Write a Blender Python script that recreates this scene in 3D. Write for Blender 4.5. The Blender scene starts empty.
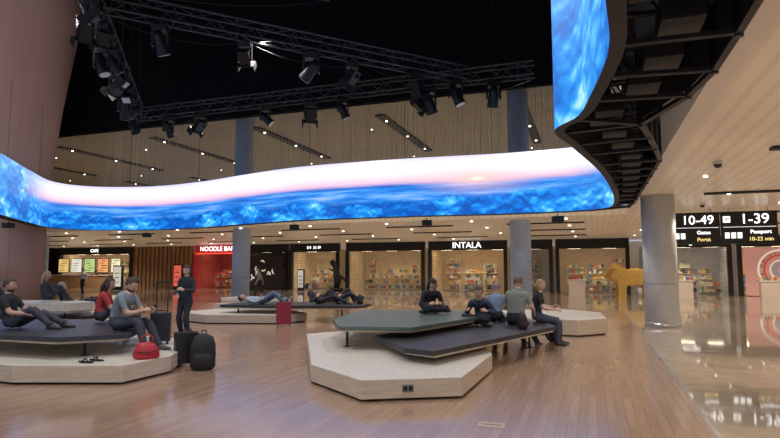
import bpy, bmesh, math, random
from mathutils import Vector, Matrix
random.seed(7)
TH=math.radians(19.75); C=math.cos(TH); S=math.sin(TH)
def W(u,v,z=0.0): return Vector((u*C+v*S,-u*S+v*C,z))
scene=bpy.context.scene
scene.view_settings.view_transform='Standard'
COL=scene.collection
# ---------------------------------------------------------------- materials
_mc={}
def mat(name,col=(0.5,0.5,0.5),rough=0.5,metal=0.0,emit=None,es=1.0,spec=0.5,noise=0.0,nscale=8.0):
    if name in _mc: return _mc[name]
    m=bpy.data.materials.new(name); m.use_nodes=True
    nt=m.node_tree; b=nt.nodes['Principled BSDF']
    b.inputs['Base Color'].default_value=(*col,1); b.inputs['Roughness'].default_value=rough
    b.inputs['Metallic'].default_value=metal
    b.inputs['Specular IOR Level'].default_value=spec
    if noise>0:
        tc=nt.nodes.new('ShaderNodeTexCoord'); n=nt.nodes.new('ShaderNodeTexNoise'); n.inputs['Scale'].default_value=nscale
        r=nt.nodes.new('ShaderNodeValToRGB'); e=r.color_ramp.elements
        e[0].position=0.3; e[0].color=(*[c*(1-noise) for c in col],1); e[1].position=0.7; e[1].color=(*[min(1,c*(1+noise)) for c in col],1)
        nt.links.new(tc.outputs['Object'],n.inputs['Vector']); nt.links.new(n.outputs['Fac'],r.inputs['Fac']); nt.links.new(r.outputs['Color'],b.inputs['Base Color'])
    if emit:
        b.inputs['Emission Color'].default_value=(*emit,1); b.inputs['Emission Strength'].default_value=es
    _mc[name]=m; return m
def cmat(col,rough=0.75,pre='cloth'):
    return mat('%s_%02x%02x%02x'%(pre,*[int(c*255) for c in col]),col,rough,noise=0.15,nscale=14)
class NT:
    def __init__(s,name):
        s.m=bpy.data.materials.new(name); s.m.use_nodes=True; s.t=s.m.node_tree; s.b=s.t.nodes['Principled BSDF']
    def n(s,t,**k):
        x=s.t.nodes.new(t)
        for a,v in k.items(): setattr(x,a,v)
        return x
    def l(s,a,b): s.t.links.new(a,b)
    def math(s,op,a,b=None,c=None,clamp=False):
        x=s.n('ShaderNodeMath',operation=op); x.use_clamp=clamp
        for i,v in enumerate((a,b,c)):
            if v is None: continue
            if isinstance(v,(int,float)): x.inputs[i].default_value=v
            else: s.l(v,x.inputs[i])
        return x.outputs[0]
    def ramp(s,fac,stops):
        r=s.n('ShaderNodeValToRGB'); cr=r.color_ramp
        while len(cr.elements)<len(stops): cr.elements.new(0.5)
        for e,(p,c) in zip(cr.elements,stops): e.position=p; e.color=(*c,1)
        s.l(fac,r.inputs['Fac']); return r.outputs['Color']
    def mix(s,f,a,b,mode='MIX'):
        x=s.n('ShaderNodeMix',data_type='RGBA',blend_type=mode)
        for i,v in ((0,f),(6,a),(7,b)):
            if isinstance(v,(int,float)): x.inputs[i].default_value=v
            elif isinstance(v,tuple): x.inputs[i].default_value=(*v,1)
            else: s.l(v,x.inputs[i])
        return x.outputs[2]
def floor_wood():
    k=NT('plank_floor'); tc=k.n('ShaderNodeTexCoord')
    mp=k.n('ShaderNodeMapping'); mp.inputs['Rotation'].default_value=(0,0,math.pi/2); k.l(tc.outputs['Object'],mp.inputs['Vector'])
    br=k.n('ShaderNodeTexBrick'); br.offset=0.5
    br.inputs['Scale'].default_value=1.0; br.inputs['Brick Width'].default_value=1.3; br.inputs['Row Height'].default_value=0.10
    br.inputs['Mortar Size'].default_value=0.003; br.inputs['Color1'].default_value=(0.34,0.222,0.15,1); br.inputs['Color2'].default_value=(0.41,0.272,0.185,1); br.inputs['Mortar'].default_value=(0.25,0.155,0.10,1)
    k.l(mp.outputs[0],br.inputs['Vector'])
    mp2=k.n('ShaderNodeMapping'); mp2.inputs['Scale'].default_value=(14,0.8,1); k.l(tc.outputs['Object'],mp2.inputs['Vector'])
    no=k.n('ShaderNodeTexNoise'); no.inputs['Scale'].default_value=2.5; no.inputs['Detail'].default_value=5; k.l(mp2.outputs[0],no.inputs['Vector'])
    g=k.ramp(no.outputs['Fac'],[(0.3,(0.88,0.88,0.88)),(0.75,(1.08,1.07,1.06))])
    k.l(k.mix(1.0,br.outputs['Color'],g,'MULTIPLY'),k.b.inputs['Base Color'])
    k.b.inputs['Roughness'].default_value=0.17; k.b.inputs['Specular IOR Level'].default_value=1.1
    return k.m
def floor_stone():
    k=NT('polished_stone'); tc=k.n('ShaderNodeTexCoord')
    br=k.n('ShaderNodeTexBrick'); br.offset=0.0
    br.inputs['Scale'].default_value=1.0; br.inputs['Brick Width'].default_value=0.9; br.inputs['Row Height'].default_value=0.9
    br.inputs['Mortar Size'].default_value=0.004; br.inputs['Color1'].default_value=(0.42,0.345,0.27,1); br.inputs['Color2'].default_value=(0.46,0.38,0.30,1); br.inputs['Mortar'].default_value=(0.30,0.24,0.18,1)
    k.l(tc.outputs['Object'],br.inputs['Vector'])
    no=k.n('ShaderNodeTexNoise'); no.inputs['Scale'].default_value=3; no.inputs['Detail'].default_value=8; k.l(tc.outputs['Object'],no.inputs['Vector'])
    g=k.ramp(no.outputs['Fac'],[(0.3,(0.85,0.85,0.85)),(0.7,(1.1,1.1,1.1))])
    k.l(k.mix(1.0,br.outputs['Color'],g,'MULTIPLY'),k.b.inputs['Base Color'])
    k.b.inputs['Roughness'].default_value=0.045; k.b.inputs['Specular IOR Level'].default_value=1.6
    return k.m
def slat_mat(name,c1,c2,scale,rough=0.4,axis='X',em=0.0):
    k=NT(name); tc=k.n('ShaderNodeTexCoord')
    w=k.n('ShaderNodeTexWave',bands_direction=axis); w.inputs['Scale'].default_value=scale; k.l(tc.outputs['Object'],w.inputs['Vector'])
    no=k.n('ShaderNodeTexNoise'); no.inputs['Scale'].default_value=0.6; k.l(tc.outputs['Object'],no.inputs['Vector'])
    c=k.ramp(w.outputs['Fac'],[(0.1,c1),(0.4,c2)])
    g=k.ramp(no.outputs['Fac'],[(0.3,(0.9,0.9,0.9)),(0.7,(1.06,1.06,1.06))])
    cc=k.mix(1.0,c,g,'MULTIPLY')
    k.l(cc,k.b.inputs['Base Color']); k.b.inputs['Roughness'].default_value=rough
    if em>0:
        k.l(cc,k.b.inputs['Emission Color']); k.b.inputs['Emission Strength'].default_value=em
    return k.m
def grain_mat(name,c1,c2,rough=0.45,stretch=(1,1,12)):
    k=NT(name); tc=k.n('ShaderNodeTexCoord'); mp=k.n('ShaderNodeMapping'); mp.inputs['Scale'].default_value=stretch
    k.l(tc.outputs['Object'],mp.inputs['Vector']); no=k.n('ShaderNodeTexNoise'); no.inputs['Scale'].default_value=3; no.inputs['Detail'].default_value=5
    k.l(mp.outputs[0],no.inputs['Vector']); k.l(k.ramp(no.outputs['Fac'],[(0.3,c1),(0.7,c2)]),k.b.inputs['Base Color']); k.b.inputs['Roughness'].default_value=rough
    return k.m
BLACK=mat('matte_black',(0.012,0.012,0.014),0.6)
VOID=mat('void_black_paint',(0.010,0.009,0.014),0.9,spec=0.1)
METAL=mat('black_metal',(0.03,0.03,0.034),0.4,0.5)
STEEL=mat('steel',(0.6,0.6,0.62),0.3,0.9)
WHITE=mat('white_paint',(0.7,0.7,0.7),0.5)
GLOWW=mat('lamp_white',(1,1,1),0.5,emit=(1,0.93,0.8),es=5)
TXT=mat('letter_glow',(1,1,1),0.5,emit=(1,1,1),es=1.8)
FW=floor_wood(); FS=floor_stone()
GOLD=slat_mat('gold_slat_ceiling',(0.17,0.145,0.105),(0.31,0.27,0.19),2.2,0.45,'X',0.02)  # faint emission painted in so the ceiling looks lit; the slats are no lamp
GOLDLOW=slat_mat('gold_slat_soffit',(0.60,0.46,0.31),(0.68,0.53,0.37),1.2,0.3,'X',0.16)  # soffit glow baked into the material, in place of light from below
FASC=mat('beige_fascia',(0.60,0.48,0.38),0.5,noise=0.05,nscale=0.6,emit=(0.5,0.40,0.32),es=0.16)  # slight self-glow in the fascia colour lifts its brightness, no lamp here
OAK=grain_mat('light_oak',(0.56,0.46,0.35),(0.70,0.60,0.47),0.4,(1,1,14))
OAKT=grain_mat('pale_oak_top',(0.62,0.58,0.50),(0.72,0.68,0.59),0.35,(10,1.2,1))
SLABG=mat('green_grey_vinyl',(0.095,0.135,0.112),0.33,noise=0.1)
SLABD=mat('charcoal_vinyl',(0.030,0.028,0.034),0.4,noise=0.15)
SLABB=mat('slate_blue_vinyl',(0.032,0.038,0.052),0.38,noise=0.15)
FUN=grain_mat('funnel_cladding',(0.50,0.34,0.31),(0.56,0.39,0.355),0.5,(0.3,0.3,0.05))
COLM=mat('column_plaster',(0.62,0.64,0.66),0.45,noise=0.05,nscale=2)
COLB=mat('column_bluegrey',(0.50,0.64,0.82),0.5,noise=0.05,nscale=2)
# ---------------------------------------------------------------- mesh builder
class M:
    def __init__(s): s.v=[];s.f=[];s.mi=[];s.mats=[];s.sm=[]
    def _m(s,m):
        if m not in s.mats: s.mats.append(m)
        return s.mats.index(m)
    def face(s,idx,m,sm=False): s.f.append(tuple(idx)); s.mi.append(s._m(m)); s.sm.append(sm)
    def box(s,c,sz,m,R=None):
        c=Vector(c); b=len(s.v)
        for dz in (-.5,.5):
            for dx,dy in ((-.5,-.5),(.5,-.5),(.5,.5),(-.5,.5)):
                p=Vector((dx*sz[0],dy*sz[1],dz*sz[2]))
                if R is not None: p=R@p
                s.v.append(c+p)
        for q in ((0,3,2,1),(4,5,6,7),(0,1,5,4),(1,2,6,5),(2,3,7,6),(3,0,4,7)): s.face([b+i for i in q],m)
    def prism(s,pts,z0,z1,m,side=None,bottom=None):
        a=sum(pts[i][0]*pts[(i+1)%len(pts)][1]-pts[(i+1)%len(pts)][0]*pts[i][1] for i in range(len(pts)))
        if a<0: pts=pts[::-1]
        n=len(pts); b=len(s.v)
        for p in pts: s.v.append(Vector((p[0],p[1],z0)))
        for p in pts: s.v.append(Vector((p[0],p[1],z1)))
        s.face([b+n+i for i in range(n)],m); s.face([b+n-1-i for i in range(n)],bottom or m)
        for i in range(n):
            j=(i+1)%n; s.face([b+i,b+j,b+n+j,b+n+i],side or m)
    def tube(s,pts,rads,m,seg=8,side=None,sm=True,caps=True):
        pts=[Vector(p) for p in pts]; n=len(pts)
        if not isinstance(rads,(list,tuple)): rads=[rads]*n
        b=len(s.v); prev=None
        for i,p in enumerate(pts):
            t=(pts[min(i+1,n-1)]-pts[max(i-1,0)])
            if t.length<1e-9: t=Vector((0,0,1))
            t.normalize()
            if side is not None: x=Vector(side)
            elif prev is not None: x=prev
            else: x=Vector((1,0,0)) if abs(t.x)<0.8 else Vector((0,1,0))
            x=x-t*x.dot(t)
            if x.length<1e-6: x=t.orthogonal()
            x.normalize(); y=t.cross(x); prev=x
            r=rads[i]; rx,ry=(r if isinstance(r,(tuple,list)) else (r,r))
            for k in range(seg):
                a=2*math.pi*k/seg; s.v.append(p+x*(rx*math.cos(a))+y*(ry*math.sin(a)))
        for i in range(n-1):
            for k in range(seg):
                k2=(k+1)%seg; s.face([b+i*seg+k,b+i*seg+k2,b+(i+1)*seg+k2,b+(i+1)*seg+k],m,sm)
        if caps:
            s.face([b+seg-1-k for k in range(seg)],m); s.face([b+(n-1)*seg+k for k in range(seg)],m)
    def ell(s,c,r,m,R=None,seg=14,rings=9,fn=None,keep=None):
        c=Vector(c); b=len(s.v); loc=[]
        for i in range(rings+1):
            ph=math.pi*i/rings
            for k in range(seg):
                a=2*math.pi*k/seg
                d=Vector((math.sin(ph)*math.cos(a),math.sin(ph)*math.sin(a),math.cos(ph)))
                if fn: d=fn(d)
                loc.append(d); p=Vector((d.x*r[0],d.y*r[1],d.z*r[2]))
                if R is not None: p=R@p
                s.v.append(c+p)
        for i in range(rings):
            for k in range(seg):
                k2=(k+1)%seg; q=[i*seg+k,(i+1)*seg+k,(i+1)*seg+k2,i*seg+k2]
                if keep and not keep(sum((loc[j] for j in q),Vector())/4): continue
                s.face([b+j for j in q],m,True)
    def cyl(s,a,b_,r,m,seg=16,r2=None): s.tube([a,b_],[r,r if r2 is None else r2],m,seg)
    def mesh(s,name):
        me=bpy.data.meshes.new(name); me.from_pydata([tuple(v) for v in s.v],[],s.f)
        for m in s.mats: me.materials.append(m)
        me.polygons.foreach_set('material_index',s.mi); me.polygons.foreach_set('use_smooth',s.sm); me.update(); return me
    def make(s,name,loc=(0,0,0),rz=0.0,parent=None,bevel=0,rot=None):
        o=bpy.data.objects.new(name,s.mesh(name)); COL.objects.link(o)
        o.location=loc; o.rotation_euler=rot if rot else (0,0,rz)
        if parent: o.parent=parent
        if bevel:
            b=o.modifiers.new('bevel','BEVEL'); b.width=bevel; b.segments=2; b.limit_method='ANGLE'; b.angle_limit=math.radians(40)
        return o
def empty(name,loc=(0,0,0),rz=0):
    e=bpy.data.objects.new(name,None); COL.objects.link(e); e.location=loc; e.rotation_euler=(0,0,rz); e.empty_display_size=0.2; return e
def text(name,body,size,m,loc,parent=None,rz=0,align='CENTER'):
    cu=bpy.data.curves.new(name,'FONT'); cu.body=body; cu.size=size; cu.align_x=align; cu.align_y='CENTER'; cu.extrude=0.01; cu.materials.append(m)
    o=bpy.data.objects.new(name,cu); COL.objects.link(o); o.location=loc; o.rotation_euler=(math.pi/2,0,rz); o.parent=parent; return o
# ---------------------------------------------------------------- room shell
k=M()
k.box((-20.95,8.5,-0.1),(44.1,31,0.2),FW)
k.box((21.6,8.5,-0.1),(41.0,31,0.2),FS); k.box((-8,35,-0.1),(100.2,22,0.2),FS); k.box((-50.5,8.5,-0.1),(15,31,0.2),FS)
k.box((1.1,8.5,-0.098),(0.05,31,0.2),STEEL)
k.make('floor',rz=-TH)
k=M()
k.box((-24.4,8,17.1),(51.5,33,0.2),VOID)
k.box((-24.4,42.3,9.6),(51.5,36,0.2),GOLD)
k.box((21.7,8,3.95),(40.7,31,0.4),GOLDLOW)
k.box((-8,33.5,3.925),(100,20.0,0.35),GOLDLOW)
k.make('ceiling',rz=-TH)
k=M(); k.box((-24.4,24.35,13.3),(51.5,0.3,7.6),VOID); k.make('wall_void_back',rz=-TH)
k=M(); k.box((1.45,8,10.8),(0.26,33,12.4),VOID); k.make('wall_void_right',rz=-TH)
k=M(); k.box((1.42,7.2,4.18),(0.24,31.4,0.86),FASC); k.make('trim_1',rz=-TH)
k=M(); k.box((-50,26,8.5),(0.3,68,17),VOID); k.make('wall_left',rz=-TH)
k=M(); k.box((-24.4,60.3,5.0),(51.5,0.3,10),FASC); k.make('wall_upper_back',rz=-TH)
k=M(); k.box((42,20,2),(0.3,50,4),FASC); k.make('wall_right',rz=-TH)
# funnel pillar
k=M(); prof=[(3.55,0),(3.5,2),(3.5,4.5),(3.65,7),(3.95,10),(4.5,14),(5.0,16.9)]
k.tube([(0,0,z) for r,z in prof],[r for r,z in prof],FUN,72)
fj=mat('funnel_joint',(0.42,0.29,0.265))
for i in range(16):
    a=i/16*2*math.pi; pts=[(math.cos(a)*r,math.sin(a)*r,z) for r,z in prof]; k.tube(pts,0.008,fj,4)
k.make('funnel_pillar',loc=(-20.6,27,0))
def column(u,v,z1,r,m):
    k=M(); k.tube([(0,0,0),(0,0,z1)],[r,r],m,40); k.tube([(0,0,0),(0,0,0.12)],[r+0.02,r+0.02],STEEL,40)
    k.tube([(0,0,1.2),(0,0,1.22)],[r+0.003,r+0.003],mat('column_joint',(0.3,0.3,0.3)),40)
    k.make('column',loc=W(u,v),rz=-TH)
column(1.82,17.9,3.74,0.45,COLM)
column(-2.94,25.0,9.5,0.45,COLB); column(-17.2,25.0,9.5,0.45,COLB); column(-31.5,25.0,9.5,0.45,COLB)
column(11,30,3.74,0.4,COLM)
# chain curtain
k=M(); ch=mat('curtain_chain',(0.58,0.57,0.54),0.35,0.3)
u=-34
while u<1.2:
    z=4.15 if random.random()<0.75 else random.uniform(4.5,6.5)
    k.tube([(u,0,z),(u,0,9.48)],random.choice((0.006,0.009,0.013)),ch,3,sm=False); u+=0.10+random.random()*0.06
k.box((-16.4,0,9.46),(35.4,0.06,0.06),METAL)
k.make('chain_curtain',loc=W(0,24.35),rz=-TH)
# slots on ceilings
k=M(); sp=mat('slot_lamp',(1,1,1),emit=(1,0.9,0.7),es=8)
for uu in (-3,-10,-17.4,-24.5,-32,-39):
    for v0,v1 in ((26.3,35.5),(39,48),(51,58)):
        k.box((uu,(v0+v1)/2,9.47),(0.5,v1-v0,0.1),BLACK)
        for j in range(3):
            k.cyl((uu,v0+1+(v1-v0-2)*j/2,9.41),(uu,v0+1+(v1-v0-2)*j/2,9.38),0.06,sp,8)
for vv in (5,11.4,17.7,24,30,36):
    for u0,u1 in ((3.0,8.5),(11,17),(20,26)):
        k.box(((u0+u1)/2,vv,3.72),(u1-u0,0.22,0.05),BLACK)
        for j in range(3): k.cyl((u0+0.6+(u1-u0-1.2)*j/2,vv,3.69),(u0+0.6+(u1-u0-1.2)*j/2,vv,3.68),0.05,sp,8)
for uu in range(-44,0,6):
    for vv in (26.5,31,36): k.box((uu,vv,3.72),(3.4,0.18,0.05),BLACK)
k.make('linear_ceiling_light',rz=-TH)
k=M()
for uu in range(-46,1,4):
    for vv in (24.6,28.5,33,38): k.cyl((uu+1,vv,3.74),(uu+1,vv,3.725),0.07,GLOWW,10)
for uu in range(-45,1,8):
    for vv in range(29,58,8): k.cyl((uu+1.5,vv,9.49),(uu+1.5,vv,9.47),0.05,GLOWW,10)
for uu in (2.5,5.7,9,13,17,21):
    for vv in (2,8,14.5,21,27,33,38): k.cyl((uu,vv,3.74),(uu,vv,3.725),0.05,GLOWW,10)
k.make('recessed_downlights',rz=-TH)
for (uu,vv) in ((2.4,12.6),(4.2,14.5),(3.4,20.5)):
    k=M(); k.cyl((0,0,0),(0,0,-0.05),0.09,WHITE,16); k.ell((0,0,-0.06),(0.075,0.075,0.07),mat('dome_glass',(0.05,0.05,0.06),0.1)); k.make('dome_camera',loc=W(uu,vv,3.74))
# ---------------------------------------------------------------- LED ribbon
def catmull(P,n=10):
    out=[]; P=[Vector(p) for p in P]; Q=[2*P[0]-P[1]]+P+[2*P[-1]-P[-2]]
    for i in range(1,len(Q)-2):
        for j in range(n):
            t=j/n; a,b,c,d=Q[i-1],Q[i],Q[i+1],Q[i+2]
            out.append(0.5*((2*b)+(c-a)*t+(2*a-5*b+4*c-d)*t*t+(3*b-a-3*c+d)*t**3))
    out.append(P[-1]); return out
plan=[(-11.5,6),(-12,10),(-12.6,14.5),(-13.8,19.3),(-15.2,23.5),(-16.0,26.6),(-14.8,28.1),(-11.9,28.0),(-9.0,26.5),(-6.5,24.6),(-3.6,22.6),(0.4,21.0),(3.9,20.0),(5.6,19.3),(6.6,18.7),(6.98,18.1),(6.85,17.2),(6.0,15.0),(4.4,11.6),(3.0,9.1),(2.38,8.0),(2.45,7.2),(2.3,6.3),(2.0,5.0),(1.55,3.9),(1.0,2.6),(0.4,1.0),(0.0,-1.0),(-0.2,-3.0)]
path=catmull([(x,y,0) for x,y in plan],8)
arc=[0]
for i in range(1,len(path)): arc.append(arc[-1]+(path[i]-path[i-1]).length)
def norm_at(i):
    t=(path[min(i+1,len(path)-1)]-path[max(i-1,0)]).normalized(); return Vector((-t.y,t.x,0))
def arc_near(x,y):
    i=min(range(len(path)),key=lambda i:(path[i]-Vector((x,y,0))).length); return arc[i]
sL=arc_near(-15.6,25.2); sR=arc_near(6.6,18.7); sSun=arc_near(3.3,20.2)
def led_mat():
    k=NT('led_cloudscape_image'); uv=k.n('ShaderNodeUVMap'); sx=k.n('ShaderNodeSeparateXYZ'); k.l(uv.outputs[0],sx.inputs[0])
    s_,v_=sx.outputs[0],sx.outputs[1]
    def vec(ks,kv,off=0.0):
        cb=k.n('ShaderNodeCombineXYZ'); k.l(k.math('MULTIPLY',s_,ks),cb.inputs[0]); k.l(k.math('MULTIPLY_ADD',v_,kv,off),cb.inputs[1]); return cb.outputs[0]
    def nz(v,sc,det,ro):
        n=k.n('ShaderNodeTexNoise'); n.inputs['Scale'].default_value=sc; n.inputs['Detail'].default_value=det; n.inputs['Roughness'].default_value=ro; k.l(v,n.inputs['Vector']); return n
    def puff(off):
        base=vec(0.8,2.4,off); wob=nz(base,2.2,5,0.65)
        va=k.n('ShaderNodeVectorMath',operation='MULTIPLY_ADD'); k.l(wob.outputs['Color'],va.inputs[0]); va.inputs[1].default_value=(0.55,0.55,0); k.l(base,va.inputs[2])
        hs=None
        for sc,w in ((1.1,0.5),(2.6,0.28),(6.0,0.14)):
            n=k.n('ShaderNodeTexVoronoi',feature='SMOOTH_F1'); n.inputs['Scale'].default_value=sc; n.inputs['Smoothness'].default_value=0.25; k.l(va.outputs[0],n.inputs['Vector'])
            t=k.math('MULTIPLY',k.math('SUBTRACT',0.8,n.outputs['Distance']),w); hs=t if hs is None else k.math('ADD',hs,t)
        return hs
    h0=puff(0.0); h1=puff(0.13)
    big=nz(vec(0.25,0.8),1.5,4,0.55).outputs['Fac']; streak=nz(vec(0.16,5.0),2.4,7,0.62).outputs['Fac']
    # height-field shading: crests lit from above, troughs deep blue
    lit=k.math('MULTIPLY',k.math('SUBTRACT',h0,h1),1.5)
    cl=k.math('ADD',k.math('MULTIPLY_ADD',k.math('SUBTRACT',h0,0.36),1.1,0.42),lit)
    cl=k.math('ADD',cl,k.math('MULTIPLY',k.math('SUBTRACT',big,0.5),1.7),clamp=True)
    hv=k.math('ADD',v_,k.math('MULTIPLY',k.math('SUBTRACT',streak,0.5),0.05))
    sea=k.ramp(cl,[(0.05,(0.0,0.09,0.46)),(0.32,(0.004,0.19,0.74)),(0.52,(0.02,0.36,0.90)),(0.72,(0.14,0.58,0.97)),(0.95,(0.52,0.86,1.0))])
    far=k.ramp(streak,[(0.34,(0.008,0.11,0.50)),(0.48,(0.02,0.22,0.76)),(0.58,(0.10,0.36,0.88)),(0.68,(0.34,0.50,0.92))])
    mr=k.n('ShaderNodeMapRange'); mr.inputs[1].default_value=0.27; mr.inputs[2].default_value=0.37; k.l(k.math('ADD',v_,k.math('MULTIPLY',k.math('SUBTRACT',0.5,big),0.6)),mr.inputs[0])
    low=k.mix(mr.outputs[0],sea,far)
    sky=k.ramp(hv,[(0.53,(0.14,0.20,0.62)),(0.57,(0.58,0.42,0.68)),(0.63,(0.92,0.62,0.74)),(0.72,(0.97,0.80,0.86)),(0.88,(0.97,0.90,0.97)),(1.0,(0.66,0.66,0.97))])
    mh=k.n('ShaderNodeMapRange'); mh.inputs[1].default_value=0.51; mh.inputs[2].default_value=0.56; k.l(hv,mh.inputs[0])
    main=k.mix(mh.outputs[0],low,sky)
    dx=k.math('MULTIPLY',k.math('SUBTRACT',s_,sSun),0.36); dy=k.math('MULTIPLY',k.math('SUBTRACT',v_,0.60),3.0)
    d=k.math('SQRT',k.math('ADD',k.math('MULTIPLY',dx,dx),k.math('MULTIPLY',dy,dy)))
    gl=k.math('POWER',k.math('SUBTRACT',1.0,d,clamp=True),1.6)
    main=k.mix(k.math('MULTIPLY',gl,0.85),main,(1.0,0.60,0.54))
    sd=k.math('SUBTRACT',1.0,k.math('MULTIPLY',d,8.0),clamp=True)
    main=k.mix(sd,main,(1.0,0.95,0.8))
    blue=k.ramp(cl,[(0.05,(0.005,0.13,0.56)),(0.32,(0.015,0.25,0.78)),(0.52,(0.06,0.42,0.90)),(0.72,(0.24,0.64,0.96)),(0.95,(0.66,0.88,1.0))])
    bl2=k.mix(k.math('MULTIPLY',k.math('POWER',v_,2.0),0.4),blue,(0.40,0.62,0.97))
    mL=k.n('ShaderNodeMapRange'); mL.inputs[1].default_value=sL+1.5; mL.inputs[2].default_value=sL-3; k.l(s_,mL.inputs[0])
    mR=k.n('ShaderNodeMapRange'); mR.inputs[1].default_value=sR-0.6; mR.inputs[2].default_value=sR+1; k.l(s_,mR.inputs[0])
    m=k.math('MAXIMUM',mL.outputs[0],mR.outputs[0])
    out=k.mix(m,main,bl2)
    k.l(out,k.b.inputs['Emission Color']); k.b.inputs['Emission Strength'].default_value=1.2
    k.b.inputs['Base Color'].default_value=(0.01,0.01,0.01,1); k.b.inputs['Roughness'].default_value=0.5
    return k.m
LED=led_mat(); ZB,ZT=3.6,5.78
k=M(); n=len(path)
for i,p in enumerate(path):
    o=p+norm_at(i)*0.14
    for q,z in ((p,ZB),(p,ZT),(o,ZT),(o,ZB)): k.v.append(Vector((q.x,q.y,z)))
for i in range(n-1):
    a,b=4*i,4*(i+1)
    k.face([a,a+1,b+1,b],LED,True); k.face([a+1,a+2,b+2,b+1],BLACK); k.face([a+2,a+3,b+3,b+2],BLACK); k.face([a+3,a,b,b+3],BLACK)
rb=k.make('led_ribbon_screen')
uvl=rb.data.uv_layers.new(name='UVMap')
for poly in rb.data.polygons:
    for li in poly.loop_indices:
        vi=rb.data.loops[li].vertex_index; uvl.data[li].uv=(arc[vi//4],1.0 if vi%4 in (1,2) else 0.0)
k=M(); lastp=None; acc=0
for i in range(2,n-1):
    if arc[i]-acc<0.8: continue
    acc=arc[i]; p=path[i]; nn=norm_at(i)
    right=arc[i]>sR+0.6
    L=0.55
    if right:
        u_=(p.x*C-p.y*S); L=max(0.22,min(1.15,(1.25-u_)))
    a=p+nn*0.15; b=p+nn*L
    for z in (ZB+0.05,ZB+0.7,ZB+1.4,ZT-0.05): k.tube([(a.x,a.y,z),(b.x,b.y,z)],0.035,METAL,5,sm=False)
    k.tube([(b.x,b.y,ZB),(b.x,b.y,ZT)],0.04,METAL,5,sm=False)
    k.tube([(b.x,b.y,ZB+0.7),(a.x,a.y,ZT)],0.02,METAL,5,sm=False)
    if lastp is not None:
        for z in (ZB+0.05,ZB+0.75,ZT-0.05): k.tube([(lastp.x,lastp.y,z),(b.x,b.y,z)],0.045,METAL,5,sm=False)
        if right:
            mx=(a+b)/2; k.box((mx.x,mx.y,ZB+0.25),(0.35,0.45,0.22),BLACK,Matrix.Rotation(-TH,3,'Z'))
            q=len(k.v); k.v+= [Vector((lastp.x,lastp.y,ZB+0.12)),Vector((b.x,b.y,ZB+0.12)),Vector((b.x,b.y,ZT)),Vector((lastp.x,lastp.y,ZT))]; k.face([q,q+1,q+2,q+3],BLACK)
    if int(arc[i])%4==0: k.tube([(b.x,b.y,ZT),(b.x,b.y,ZT+(3.6 if not right else 11))],0.008,METAL,4,sm=False)
    lastp=b
k.make('ribbon_support_frame')
for (x,y) in ((-4.0,23.5),(-12.5,28.9),(1.4,21.3),(5.9,19.7),(-15.3,22.5)):
    k=M(); k.box((0,0,0),(0.36,0.3,0.2),BLACK); k.box((0,-0.16,0),(0.3,0.02,0.16),METAL); k.tube([(0,0,0.1),(0,0,0.2)],0.02,METAL,6); k.make('hanging_speaker',loc=(x,y,3.38),bevel=0.01)
# ---------------------------------------------------------------- trusses and stage lights
TM=mat('truss_grey',(0.05,0.05,0.058),0.4,0.4)
def truss(a,b,w=0.45):
    a=Vector(a); b=Vector(b); d=(b-a); L=d.length; d.normalize(); sd=Vector((-d.y,d.x,0)).normalized(); up=Vector((0,0,1))
    k=M(); cs=[sd*(w/2*i)+up*(w/2*j) for i,j in ((-1,-1),(1,-1),(1,1),(-1,1))]
    for c in cs: k.tube([c,d*L+c],0.032,TM,6,sm=False)
    nb=int(L/0.55)
    for i in range(nb):
        t0,t1=L*i/nb,L*(i+1)/nb
        for j in range(4):
            c0,c1=cs[j],cs[(j+1)%4]
            if i%2: c0,c1=c1,c0
            k.tube([d*t0+c0,d*t1+c1],0.016,TM,4,sm=False)
        if i%3==0:
            for j in range(4): k.tube([d*t0+cs[j],d*t0+cs[(j+1)%4]],0.016,TM,4,sm=False)
    for t in (0.08,0.5,0.92):
        for c in (cs[2],cs[3]): k.tube([d*L*t+c,d*L*t+Vector((0,0,17-a.z))],0.008,TM,3,sm=False)
    for i in range(int(L/3)):
        t0=L*i/int(L/3); t1=L*(i+1)/int(L/3)
        k.tube([d*(t0+(t1-t0)*q)+cs[1]+Vector((0,0,-0.05-0.3*4*q*(1-q))) for q in (0,.25,.5,.75,1)],0.012,BLACK,4)
    k.make('lighting_truss',loc=a)
truss((-7.4,14.0,8.5),(2.6,19.4,8.5)); truss((-11.0,23.9,8.5),(-7.6,13.0,9.0)); truss((-11.2,24.3,8.4),(4.9,18.6,8.4))
truss((-6.6,9.0,9.2),(-7.6,13.0,9.1)); truss((-2.0,12.0,9.0),(5.0,13.0,9.6)); truss((-7.0,13.2,8.9),(-1.6,14.6,9.2))
mat('lens_glass',(0.1,0.1,0.14),0.05,emit=(0.5,0.55,0.7),es=0.25)
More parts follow.
